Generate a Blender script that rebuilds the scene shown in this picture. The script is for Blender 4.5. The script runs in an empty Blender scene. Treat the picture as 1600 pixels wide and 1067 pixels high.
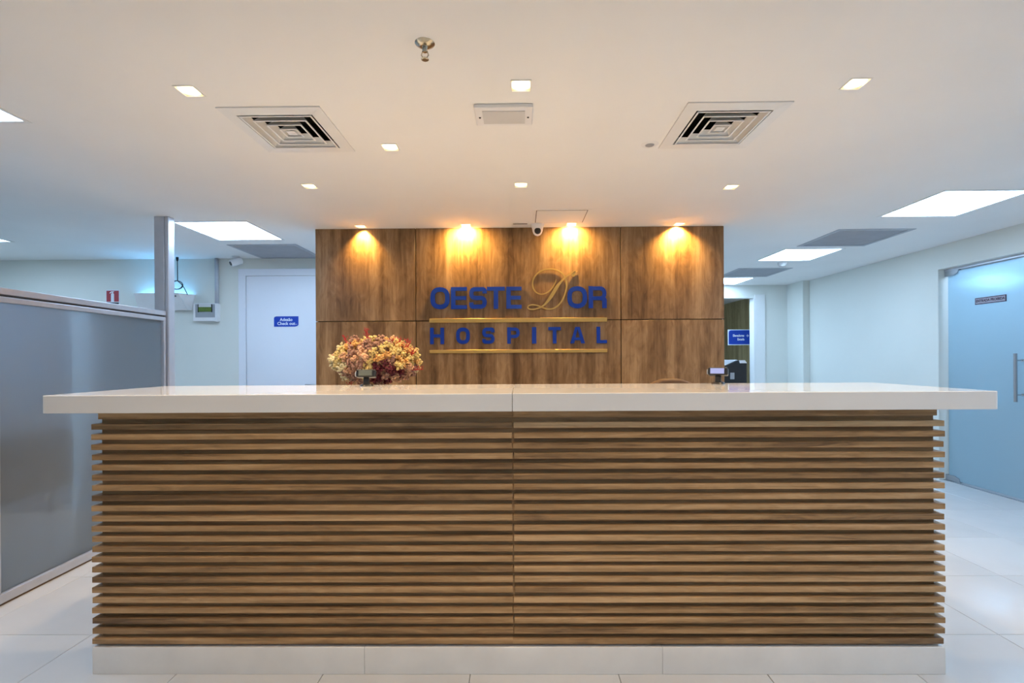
import bpy, bmesh, math, random
from mathutils import Vector, Matrix
random.seed(7)
scene = bpy.context.scene
C = scene.collection
CEIL = 2.42

# ------------------------------------------------------------------ camera, world, exposure
cam_data = bpy.data.cameras.new('camera')
cam_data.lens = 17.0; cam_data.sensor_width = 36.0
cam_data.shift_x = -0.0039; cam_data.shift_y = 0.01656
cam_data.clip_start = 0.05
cam = bpy.data.objects.new('camera', cam_data); C.objects.link(cam)
cam.location = (0, 0, 1.28); cam.rotation_euler = (math.pi/2, 0.0055, 0.009)
scene.camera = cam
world = bpy.data.worlds.new('world'); scene.world = world; world.use_nodes = True
world.node_tree.nodes['Background'].inputs[0].default_value = (0.8, 0.88, 1.0, 1)
world.node_tree.nodes['Background'].inputs[1].default_value = 0.25
vs = scene.view_settings
vs.view_transform = 'Standard'; vs.look = 'None'; vs.gamma = 1.0; vs.use_curve_mapping = False
vs.exposure = 1.15
PANEL_STRENGTH = 9.0
PANEL_COLOR = (0.50, 0.72, 1.0)
DOWN_W = 26.0
WALL_W = (27.0, 46.0, 26.0, 50.0)
WARM = (1.0, 0.71, 0.41)
WALLWARM = (1.0, 0.60, 0.17)

# ------------------------------------------------------------------ materials
def newmat(name):
    m = bpy.data.materials.new(name); m.use_nodes = True
    nt = m.node_tree; b = nt.nodes['Principled BSDF']
    return m, nt, b
def mat(name, col, rough=0.5, metal=0.0, noise=0.0, nscale=8.0, bump=0.0, emit=None, estr=0.0, spec=0.5):
    m, nt, b = newmat(name)
    b.inputs['Base Color'].default_value = (*col, 1); b.inputs['Roughness'].default_value = rough
    b.inputs['Metallic'].default_value = metal; b.inputs['Specular IOR Level'].default_value = spec
    if noise or bump:
        tc = nt.nodes.new('ShaderNodeTexCoord'); n = nt.nodes.new('ShaderNodeTexNoise')
        n.inputs['Scale'].default_value = nscale; n.inputs['Detail'].default_value = 4
        nt.links.new(tc.outputs['Object'], n.inputs['Vector'])
        if noise:
            r = nt.nodes.new('ShaderNodeValToRGB')
            r.color_ramp.elements[0].position = 0.3; r.color_ramp.elements[1].position = 0.7
            r.color_ramp.elements[0].color = (*[c*(1-noise) for c in col], 1)
            r.color_ramp.elements[1].color = (*[min(1, c*(1+noise)) for c in col], 1)
            nt.links.new(n.outputs['Fac'], r.inputs[0]); nt.links.new(r.outputs[0], b.inputs['Base Color'])
        if bump:
            bp = nt.nodes.new('ShaderNodeBump'); bp.inputs['Strength'].default_value = bump
            nt.links.new(n.outputs['Fac'], bp.inputs['Height']); nt.links.new(bp.outputs[0], b.inputs['Normal'])
    if emit:
        b.inputs['Emission Color'].default_value = (*emit, 1); b.inputs['Emission Strength'].default_value = estr
    return m
def wood(name, axis, cols, rough=0.38, band=7.0, jitter=0.0):
    """axis = grain direction ('x' or 'z'); streaks run along it, in metres of the place"""
    m, nt, b = newmat(name); L = nt.links
    g = nt.nodes.new('ShaderNodeNewGeometry'); info = nt.nodes.new('ShaderNodeObjectInfo')
    add = nt.nodes.new('ShaderNodeVectorMath'); add.operation = 'MULTIPLY_ADD'
    sh = nt.nodes.new('ShaderNodeCombineXYZ')
    mul = nt.nodes.new('ShaderNodeMath'); mul.operation = 'MULTIPLY'; mul.inputs[1].default_value = jitter
    L.new(info.outputs['Random'], mul.inputs[0])
    for i in range(3): L.new(mul.outputs[0], sh.inputs[i])
    va = nt.nodes.new('ShaderNodeVectorMath'); va.operation = 'ADD'
    L.new(g.outputs['Position'], va.inputs[0]); L.new(sh.outputs[0], va.inputs[1])
    def noise(sa, sc, detail, dist=0.0):
        mp = nt.nodes.new('ShaderNodeMapping')
        mp.inputs['Scale'].default_value = (sa, sc, sc) if axis == 'x' else (sc, sc, sa)
        n = nt.nodes.new('ShaderNodeTexNoise'); n.inputs['Scale'].default_value = 1.0
        n.inputs['Detail'].default_value = detail; n.inputs['Distortion'].default_value = dist
        n.inputs['Roughness'].default_value = 0.6
        L.new(va.outputs[0], mp.inputs['Vector']); L.new(mp.outputs[0], n.inputs['Vector'])
        return n
    n1 = noise(0.5, band, 2.0, 0.25); n2 = noise(2.2, band*7, 5.0, 0.7); n3 = noise(4.5, band*2.2, 3.0, 1.6)
    def mix(a, bb, fa):
        k = nt.nodes.new('ShaderNodeMath'); k.operation = 'MULTIPLY'; k.inputs[1].default_value = fa
        L.new(a, k.inputs[0])
        s = nt.nodes.new('ShaderNodeMath'); s.operation = 'ADD'; L.new(k.outputs[0], s.inputs[0])
        if bb is None: s.inputs[1].default_value = 0.0
        else: L.new(bb, s.inputs[1])
        return s.outputs[0]
    v = mix(n1.outputs['Fac'], None, 0.52); v = mix(n2.outputs['Fac'], v, 0.26); v = mix(n3.outputs['Fac'], v, 0.26)
    tone = nt.nodes.new('ShaderNodeMath'); tone.operation = 'MULTIPLY_ADD'; tone.inputs[1].default_value = 0.05 if axis == 'x' else 0.03; tone.inputs[2].default_value = -0.040 if axis == 'x' else -0.035
    L.new(info.outputs['Random'], tone.inputs[0]); v = mix(tone.outputs[0], v, 1.0)
    r = nt.nodes.new('ShaderNodeValToRGB'); e = r.color_ramp.elements
    e[0].position = 0.36; e[0].color = (*cols[0], 1); e[1].position = 0.64; e[1].color = (*cols[2], 1)
    k = e.new(0.5); k.color = (*cols[1], 1)
    L.new(v, r.inputs[0]); L.new(r.outputs[0], b.inputs['Base Color'])
    bp = nt.nodes.new('ShaderNodeBump'); bp.inputs['Strength'].default_value = 0.08; bp.inputs['Distance'].default_value = 0.002
    L.new(n2.outputs['Fac'], bp.inputs['Height']); L.new(bp.outputs[0], b.inputs['Normal'])
    b.inputs['Roughness'].default_value = rough; b.inputs['Specular IOR Level'].default_value = 0.35
    return m
def tile_mat():
    m, nt, b = newmat('polished_tile'); L = nt.links
    info = nt.nodes.new('ShaderNodeObjectInfo'); g = nt.nodes.new('ShaderNodeNewGeometry')
    n = nt.nodes.new('ShaderNodeTexNoise'); n.inputs['Scale'].default_value = 1.7; n.inputs['Detail'].default_value = 5
    L.new(g.outputs['Position'], n.inputs['Vector'])
    a = nt.nodes.new('ShaderNodeMath'); a.operation = 'MULTIPLY_ADD'; a.inputs[1].default_value = 0.35
    L.new(info.outputs['Random'], a.inputs[0]); L.new(n.outputs['Fac'], a.inputs[2])
    r = nt.nodes.new('ShaderNodeValToRGB')
    r.color_ramp.elements[0].position = 0.35; r.color_ramp.elements[0].color = (0.55, 0.55, 0.55, 1)
    r.color_ramp.elements[1].position = 0.95; r.color_ramp.elements[1].color = (0.65, 0.65, 0.645, 1)
    L.new(a.outputs[0], r.inputs[0]); L.new(r.outputs[0], b.inputs['Base Color'])
    b.inputs['Roughness'].default_value = 0.08
    return m
def frost(name, col, refr_rough, transl):
    """satin glass: light passes scattered, plus a soft surface gloss"""
    m = bpy.data.materials.new(name); m.use_nodes = True; nt = m.node_tree; L = nt.links
    nt.nodes.remove(nt.nodes['Principled BSDF']); out = nt.nodes['Material Output']
    t = nt.nodes.new('ShaderNodeBsdfTranslucent'); t.inputs[0].default_value = (*col, 1)
    d = nt.nodes.new('ShaderNodeBsdfDiffuse'); d.inputs[0].default_value = (*col, 1)
    rf = nt.nodes.new('ShaderNodeBsdfRefraction'); rf.inputs['Color'].default_value = (*col, 1)
    rf.inputs['Roughness'].default_value = refr_rough; rf.inputs['IOR'].default_value = 1.06
    m1 = nt.nodes.new('ShaderNodeMixShader'); m1.inputs[0].default_value = 0.35
    L.new(t.outputs[0], m1.inputs[1]); L.new(d.outputs[0], m1.inputs[2])
    m2 = nt.nodes.new('ShaderNodeMixShader'); m2.inputs[0].default_value = transl
    L.new(rf.outputs[0], m2.inputs[1]); L.new(m1.outputs[0], m2.inputs[2])
    gl = nt.nodes.new('ShaderNodeBsdfGlossy'); gl.inputs['Roughness'].default_value = 0.08
    fr = nt.nodes.new('ShaderNodeFresnel'); fr.inputs[0].default_value = 1.35
    m3 = nt.nodes.new('ShaderNodeMixShader'); L.new(fr.outputs[0], m3.inputs[0])
    L.new(m2.outputs[0], m3.inputs[1]); L.new(gl.outputs[0], m3.inputs[2])
    L.new(m3.outputs[0], out.inputs['Surface'])
    return m
M = {}
M['ceiling'] = mat('ceiling_paint', (0.86, 0.855, 0.84), 0.75, noise=0.02, nscale=1.5)
M['wall'] = mat('pale_green_paint', (0.74, 0.76, 0.71), 0.6, noise=0.02, nscale=1.2)
M['wallwhite'] = mat('white_paint', (0.80, 0.81, 0.80), 0.5, noise=0.02, nscale=1.5)
M['white_lacquer'] = mat('white_lacquer', (0.80, 0.82, 0.88), 0.35, noise=0.015, nscale=2)
M['wood_wall'] = wood('walnut_panel_vertical', 'z', [(0.10, 0.053, 0.023), (0.245, 0.142, 0.066), (0.42, 0.27, 0.145)], 0.36, 6.5, 3.0)
M['wood_slat'] = wood('walnut_slat_horizontal', 'x', [(0.13, 0.075, 0.035), (0.37, 0.225, 0.105), (0.58, 0.385, 0.205)], 0.42, 16.0, 5.0)
M['wood_dark'] = wood('walnut_carcass', 'x', [(0.24, 0.14, 0.065), (0.42, 0.26, 0.13), (0.55, 0.36, 0.19)], 0.5, 14.0, 0.0)
M['wood_olive'] = wood('oak_panel_vertical', 'z', [(0.26, 0.19, 0.09), (0.42, 0.33, 0.17), (0.55, 0.45, 0.25)], 0.45, 7.0, 2.0)
M['joint'] = mat('dark_joint', (0.03, 0.018, 0.010), 0.8, noise=0.2)
M['quartz'] = mat('white_quartz', (0.78, 0.775, 0.765), 0.06, noise=0.015, nscale=3)
M['marble'] = mat('white_marble', (0.80, 0.80, 0.79), 0.28, noise=0.05, nscale=6)
M['tile'] = tile_mat()
M['grout'] = mat('grey_grout', (0.22, 0.21, 0.20), 0.9, noise=0.1)
M['alu'] = mat('brushed_aluminium', (0.56, 0.58, 0.64), 0.34, 0.45, noise=0.03, nscale=20)
M['alu_dark'] = mat('dark_groove', (0.06, 0.06, 0.07), 0.6, noise=0.1)  # near-black fill of the grooves in partition rail and post
M['chrome'] = mat('chrome', (0.60, 0.60, 0.62), 0.16, 1.0, noise=0.03)
M['steel'] = mat('satin_steel', (0.45, 0.48, 0.52), 0.3, 0.9, noise=0.03)
M['brass_old'] = mat('aged_chrome', (0.45, 0.42, 0.34), 0.22, 1.0, noise=0.1, nscale=30)
M['blue'] = mat('blue_acrylic', (0.008, 0.045, 0.40), 0.18, noise=0.05, nscale=4)
M['gold'] = mat('gold_metal', (0.52, 0.37, 0.13), 0.42, 0.55, noise=0.06, nscale=10)
M['sign_blue'] = mat('sign_blue', (0.010, 0.055, 0.42), 0.35, noise=0.03)
M['sign_white'] = mat('sign_white', (0.80, 0.84, 0.90), 0.4, noise=0.02)
M['red'] = mat('sign_red', (0.36, 0.012, 0.028), 0.4, noise=0.04)
M['black'] = mat('black_plastic', (0.012, 0.013, 0.016), 0.35, noise=0.15, nscale=20)
M['blackrubber'] = mat('black_cable', (0.010, 0.012, 0.014), 0.5, noise=0.1)
M['grey'] = mat('grey_plastic', (0.35, 0.37, 0.40), 0.45, noise=0.05)
M['lightgrey'] = mat('light_grey_plastic', (0.62, 0.62, 0.62), 0.45, noise=0.03)
M['whiteplastic'] = mat('white_plastic', (0.82, 0.82, 0.83), 0.35, noise=0.02)
M['whitemetal'] = mat('white_enamel', (0.80, 0.80, 0.79), 0.4, noise=0.02)
M['plenum'] = mat('dark_plenum', (0.015, 0.014, 0.013), 0.9, noise=0.2)
M['grille'] = mat('grey_grille', (0.40, 0.42, 0.46), 0.5, noise=0.05)
M['green'] = mat('green_terminal', (0.10, 0.17, 0.02), 0.5, noise=0.15, nscale=60)
M['cabinet_grey'] = mat('grey_laminate', (0.58, 0.61, 0.65), 0.5, noise=0.03)
M['charcoal'] = mat('charcoal_fabric', (0.035, 0.037, 0.042), 0.85, noise=0.15, nscale=60, bump=0.2)
M['leather'] = mat('brown_leather', (0.16, 0.085, 0.04), 0.5, noise=0.1, nscale=25, bump=0.1)
M['maroon'] = mat('maroon_lettering', (0.05, 0.02, 0.05), 0.6, noise=0.05)
M['plate_grey'] = mat('pinkish_plate', (0.42, 0.40, 0.47), 0.5, noise=0.03)
M['vase'] = mat('smoked_ceramic', (0.10, 0.055, 0.035), 0.3, noise=0.1)
M['frost_door'] = frost('frosted_blue_glass', (0.74, 0.91, 0.99), 0.50, 0.6)
M['frost_part'] = frost('frosted_grey_glass', (0.76, 0.86, 0.95), 0.07, 0.42)
M['panel_emit'] = mat('light_diffuser', (0.9, 0.9, 0.9), 0.5, emit=PANEL_COLOR, estr=PANEL_STRENGTH, noise=0.01)
def lamp_mat():
    m, nt, b = newmat('warm_lamp'); L = nt.links
    tc = nt.nodes.new('ShaderNodeTexCoord'); g = nt.nodes.new('ShaderNodeVectorMath'); g.operation = 'LENGTH'
    mp = nt.nodes.new('ShaderNodeMapping'); mp.inputs['Scale'].default_value = (1, 1, 0)
    L.new(tc.outputs['Object'], mp.inputs['Vector']); L.new(mp.outputs[0], g.inputs[0])
    mr = nt.nodes.new('ShaderNodeMapRange'); mr.inputs[1].default_value = 0.020; mr.inputs[2].default_value = 0.046
    mr.inputs[3].default_value = 5.0; mr.inputs[4].default_value = 0.30
    L.new(g.outputs['Value'], mr.inputs[0]); L.new(mr.outputs[0], b.inputs['Emission Strength'])
    b.inputs['Emission Color'].default_value = (1.0, 0.74, 0.34, 1); b.inputs['Base Color'].default_value = (0.8, 0.75, 0.6, 1)
    return m
M['down_emit'] = lamp_mat()
M['uv_emit'] = mat('ultraviolet_tube', (0.9, 0.9, 0.9), 0.5, emit=(0.15, 0.52, 1.0), estr=12.0, noise=0.01)
M['display'] = mat('dull_display', (0.10, 0.12, 0.11), 0.5, noise=0.1)
M['screen'] = mat('lit_screen', (0.20, 0.24, 0.45), 0.4, emit=(0.45, 0.52, 1.0), estr=0.22, noise=0.02)
FLW = [mat('petal_yellow', (0.60, 0.46, 0.18), 0.8, noise=0.25, nscale=40),
       mat('petal_peach', (0.58, 0.34, 0.21), 0.8, noise=0.25, nscale=40),
       mat('petal_mauve', (0.34, 0.19, 0.14), 0.85, noise=0.25, nscale=40),
       mat('petal_burgundy', (0.12, 0.016, 0.028), 0.85, noise=0.3, nscale=40),
       mat('petal_cream', (0.66, 0.58, 0.36), 0.8, noise=0.2, nscale=40),
       mat('twig_red', (0.42, 0.020, 0.025), 0.7, noise=0.2, nscale=40),
       mat('petal_orange', (0.64, 0.36, 0.12), 0.8, noise=0.25, nscale=40)]

# ------------------------------------------------------------------ mesh helpers
class MB:
    def __init__(s): s.v = []; s.f = []
    def add(s, vs, fs):
        o = len(s.v); s.v += [tuple(p) for p in vs]; s.f += [tuple(i+o for i in f) for f in fs]; return s
    def box(s, x0, y0, z0, x1, y1, z1):
        return s.add([(x0,y0,z0),(x1,y0,z0),(x1,y1,z0),(x0,y1,z0),(x0,y0,z1),(x1,y0,z1),(x1,y1,z1),(x0,y1,z1)],
              [(0,3,2,1),(4,5,6,7),(0,1,5,4),(1,2,6,5),(2,3,7,6),(3,0,4,7)])
    def prism_z(s, poly, z0, z1):
        n = len(poly)
        return s.add([(x,y,z0) for x,y in poly]+[(x,y,z1) for x,y in poly],
            [tuple(range(n-1,-1,-1)), tuple(range(n,2*n))]+[(i,(i+1)%n,n+(i+1)%n,n+i) for i in range(n)])
    def prism_y(s, poly, y0, y1):      # poly in (x,z), counter-clockwise seen from -y
        n = len(poly)
        return s.add([(x,y0,z) for x,z in poly]+[(x,y1,z) for x,z in poly],
            [tuple(range(n)), tuple(range(2*n-1,n-1,-1))]+[(i,n+i,n+(i+1)%n,(i+1)%n) for i in range(n)])
    def prism_x(s, poly, x0, x1):      # poly in (y,z)
        n = len(poly)
        return s.add([(x0,y,z) for y,z in poly]+[(x1,y,z) for y,z in poly],
            [tuple(range(n-1,-1,-1)), tuple(range(n,2*n))]+[(i,(i+1)%n,n+(i+1)%n,n+i) for i in range(n)])
    def tube(s, pts, r, seg=10, cap=True):
        pts = [Vector(p) for p in pts]; n = len(pts); o = []; up = None
        for i, p in enumerate(pts):
            t = (pts[min(i+1,n-1)]-pts[max(i-1,0)]).normalized()
            if up is None:
                up = Vector((0,0,1)) if abs(t.z) < 0.9 else Vector((1,0,0))
            a = t.cross(up)
            if a.length < 1e-4: a = t.orthogonal()
            a.normalize(); b = a.cross(t).normalized(); up = b
            rr = r[i] if isinstance(r, (list, tuple)) else r
            o += [p+a*rr*math.cos(2*math.pi*k/seg)+b*rr*math.sin(2*math.pi*k/seg) for k in range(seg)]
        fs = [(i*seg+k, i*seg+(k+1)%seg, (i+1)*seg+(k+1)%seg, (i+1)*seg+k) for i in range(n-1) for k in range(seg)]
        if cap: fs += [tuple(range(seg-1,-1,-1)), tuple(range((n-1)*seg, n*seg))]
        return s.add(o, fs)
    def lathe(s, prof, c=(0,0,0), seg=24):   # prof = [(r,z)], about z
        o = []; n = len(prof)
        for r, z in prof: o += [(c[0]+r*math.cos(2*math.pi*k/seg), c[1]+r*math.sin(2*math.pi*k/seg), c[2]+z) for k in range(seg)]
        fs = [(i*seg+k, i*seg+(k+1)%seg, (i+1)*seg+(k+1)%seg, (i+1)*seg+k) for i in range(n-1) for k in range(seg)]
        return s.add(o, fs)
    def ring(s, x0, y0, x1, y1, w, z0, z1):   # flat rectangular frame
        s.box(x0,y0,z0,x1,y0+w,z1); s.box(x0,y1-w,z0,x1,y1,z1)
        s.box(x0,y0+w,z0,x0+w,y1-w,z1); s.box(x1-w,y0+w,z0,x1,y1-w,z1); return s
    def ribbon(s, pts, w, y0, y1, closed=False, dy=0.0):   # stroke in the xz plane, extruded y0..y1
        n = len(pts); P = [Vector(p) for p in pts]; Lf = []; Rt = []
        for i in range(n):
            a = P[(i-1)%n] if (closed or i > 0) else None
            c = P[(i+1)%n] if (closed or i < n-1) else None
            d1 = (P[i]-a).normalized() if a is not None else None
            d2 = (c-P[i]).normalized() if c is not None else None
            if d1 is None: d1 = d2
            if d2 is None: d2 = d1
            t = (d1+d2)
            t = t.normalized() if t.length > 1e-5 else d1
            nn = Vector((-t.y, t.x)); k = max(0.4, nn.dot(Vector((-d1.y, d1.x))))
            ww = (w[i] if isinstance(w, (list, tuple)) else w)*0.5/k
            Lf.append(P[i]+nn*ww); Rt.append(P[i]-nn*ww)
        m = n if closed else n-1
        vs = []
        for i in range(n):
            for q in (Lf[i], Rt[i]):
                vs += [(q.x, y0-i*dy, q.y), (q.x, y1-i*dy, q.y)]
        fs = []
        for i in range(m):
            j = (i+1) % n; a, b = 4*i, 4*j
            fs += [(a,a+2,b+2,b), (a+1,b+1,b+3,a+3), (a,b,b+1,a+1), (a+2,a+3,b+3,b+2)]
        if not closed:
            e = 4*(n-1); fs += [(0,1,3,2), (e,e+2,e+3,e+1)]
        return s.add(vs, fs)
    def mesh(s, name, m, bevel=0.0, smooth=False, seg=2):
        me = bpy.data.meshes.new(name); me.from_pydata(s.v, [], s.f); me.validate()
        bm = bmesh.new(); bm.from_mesh(me)
        bmesh.ops.recalc_face_normals(bm, faces=bm.faces)
        if bevel: bmesh.ops.bevel(bm, geom=list(bm.edges), offset=bevel, segments=seg, affect='EDGES', profile=0.5, clamp_overlap=True)
        if smooth:
            for f in bm.faces: f.smooth = True
        bm.to_mesh(me); bm.free()
        me.materials.append(M[m] if isinstance(m, str) else m)
        return me
    def build(s, name, m, parent=None, bevel=0.0, smooth=False, seg=2):
        return link(name, s.mesh(name, m, bevel, smooth, seg), parent)
def link(name, data, parent=None, loc=None, rot=None):
    o = bpy.data.objects.new(name, data); C.objects.link(o)
    if parent is not None: o.parent = parent
    if loc is not None: o.location = loc
    if rot is not None: o.rotation_euler = rot
    return o
def thing(name, label, cat, loc=(0,0,0), rz=0.0, group=None):
    o = bpy.data.objects.new(name, None); C.objects.link(o); o.location = loc; o.rotation_euler = (0,0,rz)
    return tag(o, label, cat, group)
def tag(o, label, cat, group=None):
    o['label'] = label; o['category'] = cat
    if group: o['group'] = group
    return o
def struct(o, label=None, cat=None):
    o['kind'] = 'structure'
    if label: o['label'] = label
    if cat: o['category'] = cat
    return o
def text_mesh(name, body, size, m, parent, loc, rot, extr=0.0006, offset=0.0, space=1.0, xs=1.0):
    cu = bpy.data.curves.new(name, 'FONT'); cu.body = body; cu.size = size; cu.extrude = extr; cu.offset = offset
    cu.align_x = 'CENTER'; cu.align_y = 'CENTER'; cu.space_character = space; cu.resolution_u = 3
    tmp = bpy.data.objects.new(name, cu); C.objects.link(tmp)
    dg = bpy.context.evaluated_depsgraph_get(); me = bpy.data.meshes.new_from_object(tmp.evaluated_get(dg))
    bpy.data.objects.remove(tmp); bpy.data.curves.remove(cu)
    for v in me.vertices: v.co.x *= xs
    me.materials.clear(); me.materials.append(M[m])
    return link(name, me, parent, loc, rot)
R = math.radians

# ------------------------------------------------------------------ the setting
XL, XR, YB, YF = -6.0, 4.33, -3.6, 7.70
YLW = 5.41; YW = 4.21
# --- floor: grout bed, tiles picked apart where they are in view
fl = struct(MB().box(XL-0.2, YB-0.2, -0.10, 8.7, 11.4, -0.006).build('floor', 'grout'), 'glossy off-white porcelain tile floor with thin grey joints', 'floor')
PX, PY, PT = 2.19, 2.242, 0.60
def tile_mesh():
    h = PT/2-0.0013; b = 0.0012
    mb = MB()
    q = [(-h,-h),(h,-h),(h,h),(-h,h)]; p = [(-h+b,-h+b),(h-b,-h+b),(h-b,h-b),(-h+b,h-b)]
    return mb.add([(x,y,-0.008) for x,y in q]+[(x,y,-b) for x,y in q]+[(x,y,0) for x,y in p],
        [(0,1,5,4),(1,2,6,5),(2,3,7,6),(3,0,4,7),(4,5,9,8),(5,6,10,9),(6,7,11,10),(7,4,8,11),(8,9,10,11)]).mesh('tile', 'tile')
tm = tile_mesh(); rest = MB()
for i in range(-14, 11):
    for j in range(-10, 16):
        x, y = PX+PT*(i+0.5), PY+PT*(j+0.5)
        if -3.8 < x < 4.6 and 1.0 < y < 7.9 and not (-1.6 < x < 1.6 and y > 4.6): link('tile', tm, fl, (x, y, 0))
        else:
            h = PT/2-0.0013
            rest.add([(x-h,y-h,-0.002),(x+h,y-h,-0.002),(x+h,y+h,-0.002),(x-h,y+h,-0.002)], [(0,1,2,3)])
o = rest.build('tile_field', 'tile', fl); o['kind'] = 'stuff'

# --- ceiling with real openings for fixtures
DIFF = [(-1.132, 2.400), (0.991, 2.400)]
PANELS = [('R1', 3.240, 3.665), ('R2', 3.113, 5.440), ('R3', 3.06, 7.27), ('L1', -2.550, 4.262), ('L2', -2.645, 1.975), ('L3', -5.145, 4.262),
          ('R0', 3.240, 1.87), ('N2', 3.240, 0.05), ('N3', 0.3, -1.2)]  # this row is unseen, added to light the room and counter front
GRILLES = [(3.20, 4.68), (3.15, 6.55), (-2.55, 5.08)]
DOWN = [(-1.395, 2.035), (0.009, 2.021), (1.406, 2.033), (-0.693, 2.594), (-1.379, 3.166), (0.010, 3.177), (1.416, 3.25),
        (-1.363, 4.139), (-0.459, 4.130), (0.442, 4.118), (1.363, 4.145), (-1.395, 0.80), (0.009, 0.80), (1.406, 0.80)]  # the final row is unseen, added for more light on the counter
holes = [(x-.215, y-.215, x+.215, y+.215) for x, y in DIFF] + [(x-.305, y-.305, x+.305, y+.305) for _, x, y in PANELS] \
      + [(x-.31, y-.29, x+.31, y+.29) for x, y in GRILLES] + [(x-.040, y-.040, x+.040, y+.040) for x, y in DOWN]
def holed_plane(x0, y0, x1, y1, z, holes):
    xs = sorted({x0, x1, *[h[0] for h in holes], *[h[2] for h in holes]}); ys = sorted({y0, y1, *[h[1] for h in holes], *[h[3] for h in holes]})
    mb = MB(); idx = {}
    def vi(i, j):
        if (i, j) not in idx: idx[i, j] = len(mb.v); mb.v.append((xs[i], ys[j], z))
        return idx[i, j]
    for i in range(len(xs)-1):
        for j in range(len(ys)-1):
            cx, cy = (xs[i]+xs[i+1])/2, (ys[j]+ys[j+1])/2
            if any(h[0] < cx < h[2] and h[1] < cy < h[3] for h in holes): continue
            mb.f.append((vi(i,j), vi(i,j+1), vi(i+1,j+1), vi(i+1,j)))
    return mb
ce = holed_plane(XL, YB, XR, YF, CEIL, holes).box(XL-0.2, YB-0.2, CEIL+0.16, 8.7, 11.4, CEIL+0.26)
struct(ce.build('ceiling', 'ceiling'), 'smooth white plaster ceiling', 'ceiling')
def wallbox(name, m, x0, y0, z0, x1, y1, z1, label): return struct(MB().box(x0,y0,z0,x1,y1,z1).build(name, m), label, 'wall')
T = CEIL+0.16
wallbox('wall_left', 'wall', XL-0.15, YB, 0, XL, YLW, T, 'pale side wall beyond the frosted partition')
wallbox('wall_behind', 'wall', XL-0.15, YB-0.15, 0, XR+0.15, YB, T, 'pale wall behind the camera')
wallbox('wall_back_left', 'wall', XL-0.15, YLW, 0, -1.70, YLW+0.15, T, 'pale green wall with white door left of the wood panelling')
# core block that carries the walnut panels
core = struct(MB().box(-1.774, YW+0.02, 0, 1.760, YLW, T).box(-1.60, YLW, 0, 1.760, YF+0.15, T).build('wall_feature', 'joint'),
              'walnut panelled feature wall behind the counter', 'wall')
xs = [-1.786, -0.909, 0.876, 1.770]; zs = [0.0, 1.611, CEIL]
for i in range(3):
    for j in range(2):
        g = 0.0035
        MB().box(xs[i]+(g if i else 0), YW, zs[j]+g, xs[i+1]-(g if i < 2 else 0), YW+0.02, zs[j+1]-(g if j == 0 else 0.001)).build('wood_panel', 'wood_wall', core, bevel=0.0015, seg=1)
MB().box(1.760, YW+0.02, 0, 1.770, YF, CEIL-0.001).build('side_cladding', 'wallwhite', core)
MB().box(-1.786, YW+0.02, 0, -1.774, YLW, CEIL-0.001).build('side_cladding', 'wallwhite', core)
# right wall with the opening of the frosted door (Y 2.9 .. 5.05)
DY0, DY1, DZ = 3.30, 5.05, 2.175
wr = MB().box(XR, YB, 0, XR+0.15, DY0, T).box(XR, DY1, 0, XR+0.15, YF+0.15, T).box(XR, DY0, DZ, XR+0.15, DY1, T)
struct(wr.build('wall_right', 'wall'), 'pale wall with frosted glass door at the right', 'wall')
# pilaster in the far right corner
struct(MB().box(4.23, 7.27, 0, XR, YF, CEIL).build('wall_pilaster', 'wall', bevel=0.004), 'narrow pilaster in the far right corner', 'wall')
# end wall of the corridor with a doorway
we = MB().box(3.715, YF, 0, XR, YF+0.12, T).box(1.77, YF, 2.217, 3.715, YF+0.12, T).box(1.77, YF, 0, 2.3, YF+0.12, 2.217)
struct(we.build('wall_end', 'wall'), 'end wall of the right corridor with an open doorway', 'wall')
struct(MB().box(3.715, YF-0.02, 0, 3.875, YF, 2.27).box(3.697, YF-0.02, 0, 3.715, YF+0.13, 2.217).build('trim_1', 'wallwhite', bevel=0.003),
       'white door casing of the corridor doorway', 'trim')
# lobby beyond the doorway: oak side wall, ceiling, far wall
lobo = struct(MB().box(4.42, YF+0.12, 0, 4.54, 11.2, T).build('wall_lobby', 'joint'), 'oak panelled wall seen through the corridor doorway', 'wall')
for k in range(5):
    y0 = YF+0.12+k*0.69
    MB().box(4.40, y0+0.003, 0.0, 4.42, y0+0.687, CEIL).build('wood_panel', 'wood_olive', lobo)
wallbox('wall_lobby_far', 'wood_olive', 1.4, 11.2, 0, 4.6, 11.35, T, 'far oak wall of the lobby')
wallbox('wall_lobby_left', 'wall', 1.4, YF+0.12, 0, 1.55, 11.2, T, 'side wall of the lobby')
struct(MB().box(1.4, YF, CEIL, 4.6, 11.2, CEIL+0.02).build('ceiling_lobby', 'ceiling'), 'lobby ceiling seen through the doorway', 'ceiling')
# office behind the frosted door
wallbox('wall_office_far', 'wallwhite', 8.4, 1.9, 0, 8.55, 8.6, T, 'white office wall behind the frosted door')
wallbox('wall_office_left', 'wallwhite', 4.56, 8.45, 0, 8.4, 8.6, T, 'white office side wall behind the frosted door')
wallbox('wall_office_near', 'wallwhite', XR+0.15, 1.9, 0, 8.4, 2.05, T, 'white office near wall behind the frosted door')
struct(MB().box(XR+0.15, 2.05, CEIL, 8.4, 8.45, CEIL+0.02).build('ceiling_office', 'ceiling'), 'office ceiling behind the frosted door', 'ceiling')

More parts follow.
